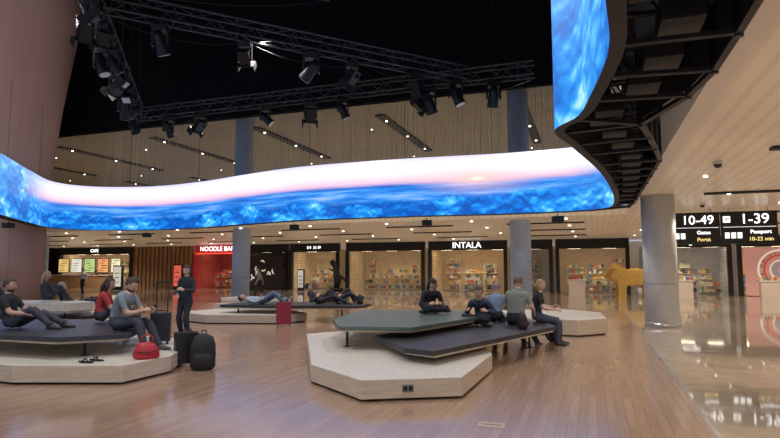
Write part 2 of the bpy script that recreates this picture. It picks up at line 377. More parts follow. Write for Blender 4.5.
def stage_light(p,yaw,tilt,s=1.0,kind=0):
    k=M(); k.tube([(0,0,0.32*s),(0,0,0.16*s)],0.035*s,METAL,8); k.box((0,0,0.12*s),(0.30*s,0.2*s,0.12*s),METAL)
    for x in (-0.15,0.15): k.box((x*s,0,-0.06*s),(0.035*s,0.1*s,0.34*s),METAL)
    R=Matrix.Rotation(yaw,3,'Z')@Matrix.Rotation(tilt,3,'X')
    cc=Vector((0,0,-0.15*s)); f=R@Vector((0,0,-1))
    if kind==0:
        k.tube([cc-f*0.22*s,cc-f*0.1*s,cc+f*0.1*s,cc+f*0.24*s,cc+f*0.26*s],[0.07*s,0.115*s,0.12*s,0.135*s,0.13*s],METAL,16)
        k.tube([cc+f*0.262*s,cc+f*0.268*s],0.11*s,mat('lens_glass'),16)
    else:
        k.box(cc,(0.26*s,0.2*s,0.34*s),METAL,R); k.box(cc+f*0.18*s,(0.34*s,0.28*s,0.03*s),BLACK,R)
        k.box(cc+f*0.197*s,(0.24*s,0.18*s,0.005*s),mat('lens_glass'),R)
        for q in (-1,1): k.box(cc+f*0.24*s+R@Vector((q*0.19*s,0,0)),(0.02*s,0.26*s,0.16*s),BLACK,R)
    k.make('stage_light',loc=p)
LP=[((-6.2,14.7),0),((-4.2,15.8),1),((-2.4,16.7),0),((-1.2,17.4),1),((0.9,18.5),1),((2.3,19.2),0),
    ((-10.9,23.5),1),((-10.0,20.8),0),((-9.3,18.6),1),((-8.6,16.3),0),((-7.9,14.1),1),
    ((-9.5,23.7),0),((-8.0,23.2),1),((-5.0,22.1),0),((-3.1,21.5),1),((-1.8,21.0),0),((1.0,20.0),1),((1.4,19.85),0),((3.6,19.1),0)]
for i,((x,y),kd) in enumerate(LP):
    stage_light((x,y,7.92 if i<11 else 7.85),random.uniform(-2,2),random.uniform(0.3,0.9),random.uniform(1.15,1.6),kd)
for i in range(5): stage_light((-1.4+i*1.5,12.1+i*0.2,8.45+i*0.12),i,0.6,1.2,i%2)
for t in (0.2,0.35,0.5,0.62,0.78,0.9):
    p=Vector((-11.0,23.9,8.5)).lerp(Vector((-7.6,13.0,9.0)),t); stage_light((p.x+0.25,p.y,p.z-0.6),t*9,0.7,1.2,int(t*10)%2)
# ---------------------------------------------------------------- seating
def bench(name,base,slabs,legs=(),h=0.265):
    cx=sum(p[0] for p in base)/len(base); cy=sum(p[1] for p in base)/len(base)
    sh=lambda P:[(p[0]-cx,p[1]-cy) for p in P]
    k=M(); sc=lambda P,f:[(p[0]*f,p[1]*f) for p in P]
    b=sh(base); k.prism(sc(b,0.96),0.0,0.03,BLACK); k.prism(b,0.03,h,OAKT,side=OAK)
    for P,z,m,th in slabs:
        q=sh(P); mx=sum(p[0] for p in q)/len(q); my=sum(p[1] for p in q)/len(q)
        q2=[(mx+(p[0]-mx)*0.965,my+(p[1]-my)*0.965) for p in q]
        k.prism(q2,z-th,z-th+0.04,OAK); k.prism(q,z-th+0.035,z,m)
    for (x,y,z0,z1) in legs:
        x-=cx;y-=cy
        k.tube([(x,y,z0),(x,y,z1)],0.025,METAL,8); k.tube([(x,y,z0),(x,y,z0+0.015)],0.07,METAL,12)
    return k.make(name,loc=(cx,cy,0),bevel=0.012)
A=[(-1.1,11.0),(-0.85,9.55),(0.35,9.4),(1.75,11.4),(1.75,13.3),(-0.7,13.5)]
B=[(-0.25,9.9),(0.2,8.35),(0.6,8.0),(3.35,11.5),(3.4,12.7),(1.6,13.0)]
bench('lounge_bench',[(-1.75,12.0),(-1.12,8.15),(-0.35,7.0),(0.9,7.2),(1.62,9.1),(1.9,12.4),(0.4,13.6)],
      [(B,0.47,SLABD,0.11),(A,0.66,SLABG,0.10)],[(-0.75,10.0,0.265,0.57),(-0.6,12.8,0.265,0.57),(0.3,9.0,0.265,0.37),(1.2,10.2,0.265,0.37),(1.4,12.2,0.265,0.37),(2.9,11.9,0.0,0.37),(0.6,11,0.46,0.57),(1.3,12.6,0.46,0.57)])
bench('lounge_bench',[(-8.5,10.4),(-6.9,8.7),(-5.3,8.05),(-3.75,8.05),(-3.42,8.95),(-3.7,10.9),(-5.6,12.0),(-8,12.0)],
      [([(-8.2,10.6),(-6.3,8.95),(-4.95,8.5),(-4.1,9.0),(-4.6,11.2),(-6.3,11.6),(-8.0,11.6)],0.60,SLABB,0.11)],[(-4.8,9.0,0.265,0.5),(-6.6,9.6,0.265,0.5),(-5,10.8,0.265,0.5),(-7.4,11.2,0.265,0.5)])
bench('lounge_bench',[(-12,13.6),(-9.6,12.6),(-7.2,12.6),(-6.7,13.6),(-8,15.6),(-11,15.6)],
      [([(-11.5,13.4),(-9.5,12.9),(-7.3,12.9),(-7.0,13.7),(-8.2,15.3),(-11,15.2)],0.52,SLABD,0.11),([(-9.8,12.75),(-7.2,12.75),(-6.9,13.3),(-7.8,14.0),(-10.2,14.0)],0.86,OAKT,0.22)],[(-7.6,13.3,0.5,0.66),(-9.6,13.4,0.5,0.66)])
bench('lounge_bench',[(-6.9,18.2),(-5.5,17.0),(-3.2,16.9),(-2.6,17.8),(-3.6,19.6),(-6,19.6)],
      [([(-5.3,17.7),(-3.4,17.2),(-0.9,17.25),(-0.6,18.3),(-2,19.5),(-4.9,19.3)],0.52,SLABD,0.11)],[(-4.8,18,0.265,0.42),(-1.5,17.8,0.0,0.42),(-1.6,18.9,0,0.42)])
bench('lounge_bench',[(3.1,14.6),(4.5,13.7),(5.4,14.2),(6.0,16.2),(5.2,17.8),(3.3,17.0)],[],h=0.4)
bench('lounge_bench',[(-7.0,22.5),(-5.0,21.8),(-3.8,22.4),(-4.2,24),(-6.8,24)],[([(-6.8,22.8),(-4.4,22.3),(-4.2,23.4),(-6.4,23.6)],0.5,OAKT,0.15)],[(-6,23,0.265,0.36),(-4.8,23,0.265,0.36)])
k=M(); k.box((0,0,0),(0.14,0.012,0.09),mat('outlet_grey',(0.25,0.25,0.25),0.4)); k.box((-0.035,-0.008,0),(0.05,0.01,0.055),BLACK); k.box((0.035,-0.008,0),(0.05,0.01,0.055),BLACK)
k.make('power_outlet',loc=(0.22,7.082,0.15),rz=0.158)
k=M(); k.box((0,0,0.002),(0.28,0.2,0.004),mat('floor_plate',(0.45,0.34,0.27),0.35)); k.box((0,0,0.005),(0.2,0.012,0.003),BLACK); k.make('floor_socket_cover',loc=(1.05,6.0,0),rz=-0.3)
# ---------------------------------------------------------------- people
SKIN=mat('skin',(0.60,0.37,0.27),0.55,noise=0.05); SKINP=mat('skin_pale',(0.70,0.47,0.37),0.55,noise=0.05)
EYEW=mat('eye_white',(0.8,0.8,0.8),0.2); EYED=mat('iris_dark',(0.04,0.03,0.02),0.2); LIP=mat('lips',(0.45,0.18,0.15),0.5)
def ik(a,b,l1,l2,hint):
    d=b-a; L=min(d.length,l1+l2-0.004); L=max(L,abs(l1-l2)+0.02); n=d.normalized(); x=(l1*l1-l2*l2+L*L)/(2*L); h=math.sqrt(max(l1*l1-x*x,0))
    p=Vector(hint); p=p-n*p.dot(n)
    if p.length<1e-4: p=n.orthogonal()
    p.normalize(); return a+n*x+p*h, a+n*L
def hand(k,wr,d,pn,sgn,m,curl=0.5):
    d=d.normalized(); pn=(pn-d*pn.dot(d)).normalized(); sd=d.cross(pn).normalized()*sgn
    k.tube([wr-d*0.02,wr+d*0.015,wr+d*0.05,wr+d*0.09,wr+d*0.1],[(0.024,0.02),(0.03,0.018),(0.04,0.017),(0.04,0.014),(0.03,0.01)],m,10,side=sd)
    for i,(off,L) in enumerate(((0.03,0.068),(0.01,0.078),(-0.01,0.072),(-0.029,0.056))):
        p=wr+d*0.088+sd*off; pts=[p-d*0.012]; dd=d.copy(); pp=pn.copy(); q=p
        for j,f in enumerate((0.45,0.3,0.25)):
            a=curl*(0.5 if j==0 else 0.8); dd,pp=(dd*math.cos(a)+pp*math.sin(a)),(pp*math.cos(a)-dd*math.sin(a))
            q=q+dd*L*f; pts.append(q)
        k.tube(pts,[0.0095,0.009,0.008,0.0065],m,6)
    p=wr+d*0.025+sd*0.03; k.tube([p-sd*0.012,p+sd*0.018+d*0.022,p+sd*0.024+d*0.05+pn*0.012,p+sd*0.018+d*0.07+pn*0.022],[0.013,0.012,0.010,0.008],m,6)
def person(name,loc,yaw,pel,neck,hands,feet,hdir=(0,1,-0.15),top=(0.05,0.05,0.06),bot=(0.03,0.03,0.04),shoe=(0.05,0.05,0.05),hair=(0.03,0.02,0.015),hl=0,sleeve=1,shorts=False,skin=None,sc=1.0,slouch=0.03,ehint=None,khint=(0,0.3,1),fdir=None,build=1.0,curl=0.6,beard=False):
    skin=skin or SKIN; T=cmat(top); Bm=cmat(bot); SH=cmat(shoe,0.5,'shoe'); HR=cmat(hair,0.6,'hair')
    pel=Vector(pel); neck=Vector(neck); tv=(neck-pel).normalized()
    side=Vector((1,0,0)); side=(side-tv*side.dot(tv)).normalized(); front=tv.cross(side).normalized()
    if front.dot(Vector((0,1,0.3)))<0 and abs(tv.z)>0.5: front=-front
    Lt=(neck-pel).length
    def spine(t):
        mid=(pel+neck)/2-front*slouch*2
        return pel*(1-t)**2+mid*2*t*(1-t)+neck*t*t
    body=M()
    st=[(-0.14,.11,.085),(-0.05,.155,.11),(0.05,.168,.12),(.22,.15,.108),(.4,.145,.10),(.6,.158,.11),(.78,.172,.113),(.9,.165,.10),(.97,.12,.08),(1.03,.065,.06)]
    pts=[spine(t) if t>=0 else pel+tv*(t*Lt) for t,_,_ in st]
    body.tube(pts,[(a*build,b*build) for _,a,b in st],T,18,side=side)
    hd=Vector(hdir).normalized()
    nb=neck; hc=neck+tv*0.07+Vector((0,0,1))*0.09+hd*0.035 if tv.z>0.4 else neck+tv*0.17+Vector((0,0,0.05))
    body.tube([nb-tv*0.03,(nb+hc)/2,hc],[0.062,0.052,0.05],T,12)
    segs=[]
    for i,sg in enumerate((-1,1)):
        sh=neck-tv*0.065+side*(sg*0.165*build)
        h=Vector(hands[i]); eh=Vector(ehint[i]) if ehint else Vector((sg*0.5,-0.6,-0.7))
        el,wr=ik(sh,h,0.28,0.25,eh)
        e=0.010 if sleeve else 0.0
        body.tube([neck-tv*0.065+side*(sg*0.06),sh,sh.lerp(el,.25),sh.lerp(el,.6),el],[0.052,0.058,0.058,0.050,0.043+e],T,12)
        body.tube([sh.lerp(el,.97),el.lerp(wr,0.3),el.lerp(wr,0.8),wr],[0.043+e,0.043+e,0.031+e,0.028+e*0.7],T,12)
        segs.append((sh,el,wr))
    lsegs=[]
    for i,sg in enumerate((-1,1)):
        hp=pel+side*(sg*0.092)-tv*0.02; f=Vector(feet[i]); kh=Vector(khint[i]) if isinstance(khint[0],(tuple,list)) else Vector(khint)
        kn,an=ik(hp,f,0.44,0.42,kh)
        e=0.0 if shorts else 0.014
        body.tube([hp,hp.lerp(kn,.3),hp.lerp(kn,.7),kn],[0.098,0.092,0.072,0.06+e*.6],Bm,14)
        body.tube([hp.lerp(kn,.98),kn.lerp(an,.3),kn.lerp(an,.75),an],[0.056+e,0.057+e,0.042+e,0.037+e],Bm,12)
        lsegs.append((hp,kn,an))
    tmp=body.make('tmp_body'); rm=tmp.modifiers.new('r','REMESH'); rm.mode='VOXEL'; rm.voxel_size=0.016; rm.use_smooth_shade=True
    smo=tmp.modifiers.new('s','SMOOTH'); smo.iterations=5; smo.factor=0.5
    dg=bpy.context.evaluated_depsgraph_get(); ev=tmp.evaluated_get(dg); me=ev.to_mesh()
    V=[v.co.copy() for v in me.vertices]; F=[tuple(p.vertices) for p in me.polygons]; ev.to_mesh_clear()
    bpy.data.objects.remove(tmp)
    k=M(); k.v=V
    def sd(p,a,b):
        ab=b-a; t=max(0,min(1,(p-a).dot(ab)/max(ab.length_squared,1e-9))); return (p-(a+ab*t)).length,t
    for f in F:
        c=sum((V[i] for i in f),Vector())/len(f)
        best=(9,None)
        for (a,b_,w) in segs:
            d,t=sd(c,a,b_)
            if d-0.05<best[0]: best=(d-0.05,T if (sleeve or t<0.72) else skin)
            d,t=sd(c,b_,w)
            if d-0.035<best[0]: best=(d-0.035,T if sleeve else skin)
        for (a,b_,w) in lsegs:
            d,t=sd(c,a,b_)
            if d-0.08<best[0]: best=(d-0.08,Bm)
            d,t=sd(c,b_,w)
            if d-0.045<best[0]: best=(d-0.045,skin if (shorts and t>0.12) else Bm)
        d,t=sd(c,spine(0),spine(.18))
        if d-0.13<best[0]: best=(d-0.13,Bm)
        d,t=sd(c,spine(.25),spine(.80))
        if d-0.13<best[0]: best=(d-0.13,T)
        d,t=sd(c,nb+tv*0.02,hc)
        if d-0.062<best[0]: best=(d-0.062,skin)
        k.face(f,best[1],True)
    for i,(sh,el,wr) in enumerate(segs):
        sg=(-1,1)[i]; hand(k,wr,wr-el,Vector((-sg*0.6,0.2,-0.3)),sg,skin,curl)
    for i,(hp,kn,an) in enumerate(lsegs):
        fd=Vector(fdir[i] if fdir and isinstance(fdir[0],(tuple,list)) else (fdir or (0.06*(-1,1)[i],1,0))).normalized()
        dn=(an-kn).normalized()
        dn=(dn-fd*dn.dot(fd)); dn=dn.normalized() if dn.length>0.05 else Vector((0,0,-1))
        sdv=fd.cross(dn).normalized()
        k.tube([an-fd*0.065+dn*0.035,an-fd*0.05+dn*0.03,an+dn*0.025,an+fd*0.07+dn*0.035,an+fd*0.13+dn*0.045,an+fd*0.18+dn*0.05,an+fd*0.195+dn*0.052],[(0.02,0.025),(0.036,0.042),(0.04,0.05),(0.043,0.04),(0.045,0.03),(0.036,0.024),(0.018,0.014)],SH,12,side=sdv)
        k.tube([an-dn*0.06,an+dn*0.02],[0.045 if not shorts else 0.036,0.042],Bm if not shorts else skin,10)
    up=Vector((0,0,1)) if tv.z>0.4 else tv
    up=(up*1.0+tv*0.3); up=(up-hd*up.dot(hd)).normalized(); sx=hd.cross(up).normalized()
    R=Matrix((sx,hd,up)).transposed()
    def hf(d):
        x,y,z=d
        if z<0: x*=1-0.42*(-z)**1.6; y=y*(1-0.25*(-z)**2)+0.12*(-z)
        if y>0.55 : y=0.55+(y-0.55)*0.75
        return Vector((x,y,z))
    k.ell(hc,(0.080,0.100,0.122),skin,R,24,18,fn=hf)
    L2=lambda x,y,z:hc+R@Vector((x,y,z))
    k.tube([L2(0,0.083,0.018),L2(0,0.098,-0.01),L2(0,0.108,-0.028),L2(0,0.092,-0.04)],[0.008,0.011,0.016,0.01],skin,8)
    for s_ in (-1,1):
        k.ell(L2(s_*0.031,0.080,0.008),(0.013,0.009,0.007),EYEW,R,10,6); k.ell(L2(s_*0.031,0.087,0.008),(0.006,0.004,0.006),EYED,R,8,5)
        k.tube([L2(s_*0.016,0.091,0.028),L2(s_*0.033,0.089,0.032),L2(s_*0.05,0.076,0.027)],0.0045,HR,5)
        k.ell(L2(s_*0.080,-0.005,-0.005),(0.012,0.02,0.032),skin,R,10,7)
    k.tube([L2(-0.022,0.082,-0.062),L2(0,0.09,-0.06),L2(0.022,0.082,-0.062)],[0.004,0.008,0.004],LIP,6)
    if beard: k.ell(L2(0,0.02,-0.065),(0.066,0.07,0.06),HR,R,16,10,keep=lambda d:d.z<0.1 and d.y>-0.2)
    def hk(d): return not (d.y>0.30 and d.z<0.55) and not (d.z<-0.45) and not (d.y>0.0 and d.z<-0.1)
    k.ell(L2(0,-0.010,0.016),(0.089,0.106,0.120),HR,R,28,22,keep=hk)
    if hl>0:
        dn=-up if tv.z>0.4 else -tv
        b0=L2(0,-0.05,0.03)
        k.tube([b0,b0-hd*0.035+dn*0.08,b0-hd*0.04+dn*(0.12+hl*0.4),b0-hd*0.035+dn*(0.14+hl)],[(0.07,0.05),(0.088,0.06),(0.085,0.045),(0.045,0.02)],HR,14,side=sx)
        for s_ in (-1,1): k.tube([L2(s_*0.07,0.015,0.05),L2(s_*0.083,0.01,-0.03),L2(s_*0.08,0.0,-0.09)-up*hl*0.3,L2(s_*0.07,-0.01,-0.11)-up*hl*0.6],[0.022,0.026,0.026,0.012],HR,8)
    o=k.make(name,loc=loc,rz=yaw); o.scale=(sc,)*3; return o
def R90(a): return math.radians(a)
person('seated_man',(-4.55,9.55,0.60),R90(-97),(0,0,0.11),(0,0.16,0.58),[(-0.06,0.50,0.34),(0.06,0.46,0.32)],[(-0.14,0.62,-0.245),(0.16,0.55,-0.245)],hdir=(0,1,-0.75),top=(0.22,0.26,0.29),bot=(0.05,0.055,0.075),shoe=(0.12,0.1,0.09),hair=(0.05,0.035,0.025),sleeve=0,slouch=0.05,build=1.12,beard=True,sc=1.05)
k=M(); k.box((0,0,0),(0.075,0.15,0.009),BLACK); k.box((0,0,0.005),(0.068,0.14,0.002),mat('phone_glow',(0.1,0.1,0.1),emit=(0.6,0.7,0.9),es=0.8)); k.make('mobile_phone',loc=(-3.96,9.5,1.0),rot=(0,math.radians(-35),math.radians(-90)))
person('seated_woman',(-5.55,10.9,0.60),R90(-70),(0,0,0.11),(0.02,0.10,0.58),[(-0.1,0.42,0.34),(0.12,0.44,0.30)],[(-0.14,0.60,0.08),(0.14,0.66,0.08)],hdir=(0.3,1,-0.3),top=(0.50,0.045,0.04),bot=(0.04,0.04,0.06),hair=(0.05,0.03,0.02),hl=0.12,sleeve=0,build=0.95)
person('seated_man',(-6.45,9.75,0.60),R90(-85),(0,0,0.11),(0,-0.10,0.58),[(-0.15,0.32,0.28),(0.15,0.30,0.26)],[(-0.12,0.78,0.07),(0.14,0.68,0.07)],hdir=(0,1,-0.15),top=(0.02,0.02,0.022),bot=(0.05,0.055,0.075),hair=(0.06,0.045,0.03),sleeve=0,build=1.1,beard=True)
person('reclining_man',(-7.95,14.4,0.53),R90(-60),(0,0,0.11),(0,-0.30,0.46),[(-0.15,0.15,0.28),(0.3,-0.05,0.2)],[(-0.12,0.70,0.06),(0.1,0.76,0.06)],hdir=(0.2,1,0.0),top=(0.02,0.02,0.025),bot=(0.03,0.03,0.04),hair=(0.35,0.30,0.24),sleeve=1,sc=1.05)
person('seated_woman',(-8.1,13.4,0.86),R90(-30),(0,0,0.11),(0,-0.05,0.56),[(-0.1,0.3,0.3),(0.1,0.32,0.28)],[(-0.14,0.50,0.07),(0.14,0.50,0.07)],hdir=(0.3,1,-0.2),top=(0.04,0.04,0.05),bot=(0.03,0.03,0.05),hair=(0.35,0.24,0.14),hl=0.15,sleeve=1,sc=0.85)
person('sleeping_person',(-9.6,13.2,0.86),R90(-100),(0,0,0.12),(0,-0.50,0.14),[(-0.15,-0.1,0.26),(0.15,0.0,0.24)],[(-0.1,0.7,0.07),(0.12,0.60,0.07)],hdir=(0,0.2,1),top=(0.02,0.02,0.025),bot=(0.03,0.03,0.04),hair=(0.03,0.02,0.02),fdir=(0,0.3,1),slouch=0)
person('standing_woman',(-4.78,13.3,0.0),R90(165),(0,0,0.93),(0,-0.02,1.42),[(-0.12,0.27,1.14),(0.07,0.24,1.02)],[(-0.13,0.06,0.085),(0.12,-0.05,0.085)],hdir=(-0.25,1,-0.35),top=(0.02,0.028,0.04),bot=(0.02,0.025,0.04),shoe=(0.03,0.03,0.03),hair=(0.09,0.035,0.025),hl=0.22,sleeve=1,build=1.0,slouch=0.0,khint=(0,1,0),skin=SKINP,sc=1.01)
person('sleeping_person',(-4.0,17.9,0.52),R90(-92),(0,0,0.12),(0,-0.50,0.15),[(-0.15,-0.1,0.24),(0.16,0.02,0.2)],[(-0.1,0.78,0.08),(0.12,0.66,0.08)],hdir=(0.1,0.2,1),top=(0.38,0.47,0.58),bot=(0.15,0.20,0.30),hair=(0.05,0.03,0.02),fdir=(0,0.3,1),slouch=0,shoe=(0.5,0.5,0.5))
person('reclining_man',(-2.2,17.8,0.52),R90(-85),(0,0,0.11),(0,-0.34,0.40),[(-0.1,0.2,0.3),(0.15,-0.1,0.25)],[(-0.12,0.55,0.08),(0.12,0.8,0.08)],hdir=(0,1,0.1),top=(0.03,0.025,0.035),bot=(0.02,0.02,0.03),hair=(0.02,0.015,0.01),sleeve=1)
person('sleeping_person',(-1.7,18.7,0.52),R90(-95),(0,0,0.12),(0,-0.50,0.16),[(-0.15,-0.1,0.26),(0.15,0.02,0.22)],[(-0.1,0.5,0.08),(0.12,0.75,0.08)],hdir=(0.1,0.2,1),top=(0.12,0.03,0.05),bot=(0.03,0.03,0.04),hair=(0.05,0.03,0.02),fdir=(0,0.4,1),slouch=0)
person('seated_woman',(0.87,12.45,0.66),R90(200),(0,0,0.11),(0,0.12,0.50),[(-0.14,0.30,0.22),(0.14,0.30,0.22)],[(0.16,0.24,0.07),(-0.16,0.30,0.08)],hdir=(0.1,1,-0.9),top=(0.02,0.02,0.024),bot=(0.02,0.02,0.025),hair=(0.015,0.012,0.012),hl=0.2,sleeve=1,khint=[(-1,0.35,0.15),(1,0.35,0.15)],slouch=0.06,fdir=[(1,0.3,0),(-1,0.3,0)],sc=1.0)
person('seated_woman',(1.9,11.75,0.47),R90(150),(0,0,0.11),(0,0.16,0.52),[(-0.2,0.25,0.3),(0.2,0.28,0.3)],[(0.16,0.30,0.07),(-0.16,0.34,0.08)],hdir=(-0.4,1,-0.5),top=(0.03,0.04,0.07),bot=(0.02,0.02,0.03),hair=(0.10,0.07,0.05),sleeve=1,khint=[(-1,0.35,0.3),(1,0.35,0.3)],slouch=0.06,fdir=[(1,0.3,0),(-1,0.3,0)],sc=1.03)
person('seated_man',(2.32,12.5,0.47),R90(-20),(0,0,0.11),(0,0.14,0.56),[(-0.15,0.4,0.3),(0.15,0.4,0.3)],[(-0.12,0.55,-0.385),(0.12,0.55,-0.385)],hdir=(-0.3,1,-0.4),top=(0.20,0.28,0.38),bot=(0.03,0.03,0.05),hair=(0.25,0.22,0.20),sleeve=0,slouch=0.04,sc=1.03)
person('seated_man',(2.60,11.75,0.47),R90(-35),(0,0,0.11),(0,0.10,0.64),[(-0.2,0.35,0.26),(0.25,0.28,0.22)],[(-0.14,0.72,-0.385),(0.14,0.70,-0.385)],hdir=(-0.2,1,-0.3),top=(0.24,0.26,0.22),bot=(0.03,0.03,0.04),hair=(0.16,0.10,0.06),sleeve=0,slouch=0.03,build=1.15,sc=1.1)
person('seated_woman',(3.22,12.45,0.47),R90(-110),(0,0,0.11),(0,0.05,0.62),[(-0.12,0.35,0.32),(0.12,0.38,0.28)],[(-0.10,0.44,-0.385),(0.12,0.40,-0.385)],hdir=(0.6,1,-0.4),top=(0.02,0.02,0.024),bot=(0.05,0.06,0.10),hair=(0.38,0.24,0.12),hl=0.03,sleeve=0,skin=SKINP,sc=1.03)
person('walking_person',(-7.6,33,0),R90(90),(0,0,0.93),(0,0.03,1.42),[(-0.2,0.15,0.86),(0.22,-0.15,0.86)],[(-0.1,0.25,0.09),(0.1,-0.25,0.12)],hdir=(0,1,-0.1),top=(0.35,0.35,0.36),bot=(0.03,0.03,0.05),hair=(0.05,0.03,0.02),khint=(0,1,0),slouch=0)
person('walking_person',(-19.5,36,0),R90(170),(0,0,0.93),(0,0.02,1.42),[(-0.22,0.1,0.86),(0.22,-0.1,0.86)],[(-0.1,0.2,0.09),(0.1,-0.2,0.1)],top=(0.6,0.6,0.58),bot=(0.03,0.03,0.05),hair=(0.05,0.03,0.02),khint=(0,1,0),slouch=0)
# ---------------------------------------------------------------- luggage
def suitcase(loc,rz,col,w=0.42,h=0.6,d=0.26,handle=0.45):
    k=M(); m=mat('case_%d'%int(col[0]*100),col,0.35)
    k.box((0,0,h/2+0.06),(w,d,h),m)
    for i in range(5): k.box((-w/2+w*(i+0.5)/5,-d/2-0.004,h/2+0.06),(0.02,0.012,h*0.85),m)
    k.box((0,0,h/2+0.06),(w+0.008,0.012,h+0.008),BLACK)
    k.tube([(-0.08,0,h+0.06),(-0.08,0,h+0.1),(0.08,0,h+0.1),(0.08,0,h+0.06)],0.012,BLACK,6)
    if handle>0:
        for x in (-0.1,0.1): k.tube([(x,d/2-0.05,h),(x,d/2-0.05,h+handle)],0.009,METAL,6)
        k.tube([(-0.11,d/2-0.05,h+handle),(0.11,d/2-0.05,h+handle)],0.017,BLACK,8)
    for x in (-w/2+0.05,w/2-0.05):
        for y in (-d/2+0.05,d/2-0.05): k.tube([(x-0.012,y,0.03),(x+0.012,y,0.03)],0.03,BLACK,12); k.box((x,y,0.055),(0.03,0.03,0.03),BLACK)
    k.make('rolling_suitcase',loc=loc,rz=rz,bevel=0.015)
suitcase((-4.16,10.35,0.265),0.3,(0.03,0.03,0.035),handle=0.62,w=0.34,h=0.5)
suitcase((-3.05,16.35,0.0),0.2,(0.35,0.03,0.06),h=0.62,handle=0.22)
suitcase((-3.42,9.6,0.0),0.5,(0.02,0.02,0.022),h=0.5,w=0.36,handle=0.0)
def backpack(loc,rz,col,s=1.0,tilt=0):
    k=M(); m=cmat(col,0.7,'nylon')
    prof=[(0.0,.13,.09),(0.04,.17,.12),(0.2,.175,.13),(0.36,.165,.12),(0.46,.12,.09),(0.5,.05,.04)]
    k.tube([(0,0,z*s) for z,_,_ in prof],[(a*s,b*s) for _,a,b in prof],m,18,side=(1,0,0))
    k.tube([(0,-0.09*s,z*s) for z in (0.03,0.08,0.2,0.26)],[(0.09*s,.03*s),(.13*s,.06*s),(.13*s,.06*s),(.08*s,.02*s)],m,12,side=(1,0,0))
    k.tube([(-0.15*s,-0.1*s,0.28*s),(0,-0.15*s,0.33*s),(0.15*s,-0.1*s,0.28*s)],0.004,METAL,5)
    k.tube([(-0.03*s,0.05*s,0.49*s),(-0.03*s,0.05*s,0.54*s),(0.03*s,0.05*s,0.54*s),(0.03*s,0.05*s,0.49*s)],0.01*s,m,6)
    for x in (-0.1,0.1): k.tube([(x*s,0.09*s,0.44*s),(x*1.1*s,0.19*s,0.3*s),(x*1.2*s,0.16*s,0.12*s),(x*1.3*s,0.08*s,0.05*s)],[(0.03*s,0.012*s)]*4,m,8,side=(1,0,0))
    k.make('backpack',loc=loc,rot=(tilt,0,rz))
backpack((-3.02,9.25,0.0),0.2,(0.02,0.02,0.022),1.15)
backpack((3.68,12.75,0.0),0.4,(0.02,0.02,0.022),0.95)
backpack((-4.75,10.5,0.60),-0.6,(0.03,0.03,0.035),0.6)
backpack((2.55,10.95,0.47),0.8,(0.03,0.02,0.02),0.6)
backpack((-0.95,18.0,0.52),0.8,(0.03,0.03,0.03),0.6)
k=M(); m=mat('red_leather',(0.5,0.02,0.035),0.45,noise=0.1)
k.tube([(0,0,z) for z in (0,0.03,0.12,0.2,0.24)],[(.15,.08),(.19,.1),(.18,.09),(.13,.05),(.1,.03)],m,18,side=(1,0,0))
k.tube([(-0.09,0,0.22),(-0.08,0,0.32),(0,0,0.37),(0.08,0,0.32),(0.09,0,0.22)],0.011,m,8); k.tube([(-0.15,-0.095,0.12),(0,-0.11,0.10),(0.15,-0.095,0.12)],0.008,BLACK,6)
k.make('red_handbag',loc=(-3.68,8.65,0.266),rz=0.3)
k=M()
for x in (-0.09,0.09):
    k.tube([(x,-0.13,0.015),(x,-0.08,0.015),(x,0,0.015),(x,0.08,0.015),(x,0.13,0.015)],[(.02,.01),(.035,.014),(.035,.014),(.042,.014),(.02,.01)],BLACK,12,side=(1,0,0))
    k.tube([(x-0.04,0.02,0.02),(x-0.02,0.02,0.055),(x+0.02,0.02,0.055),(x+0.04,0.02,0.02)],0.012,METAL,6)
k.make('sandals',loc=(-4.35,8.35,0.267),rz=1.2)
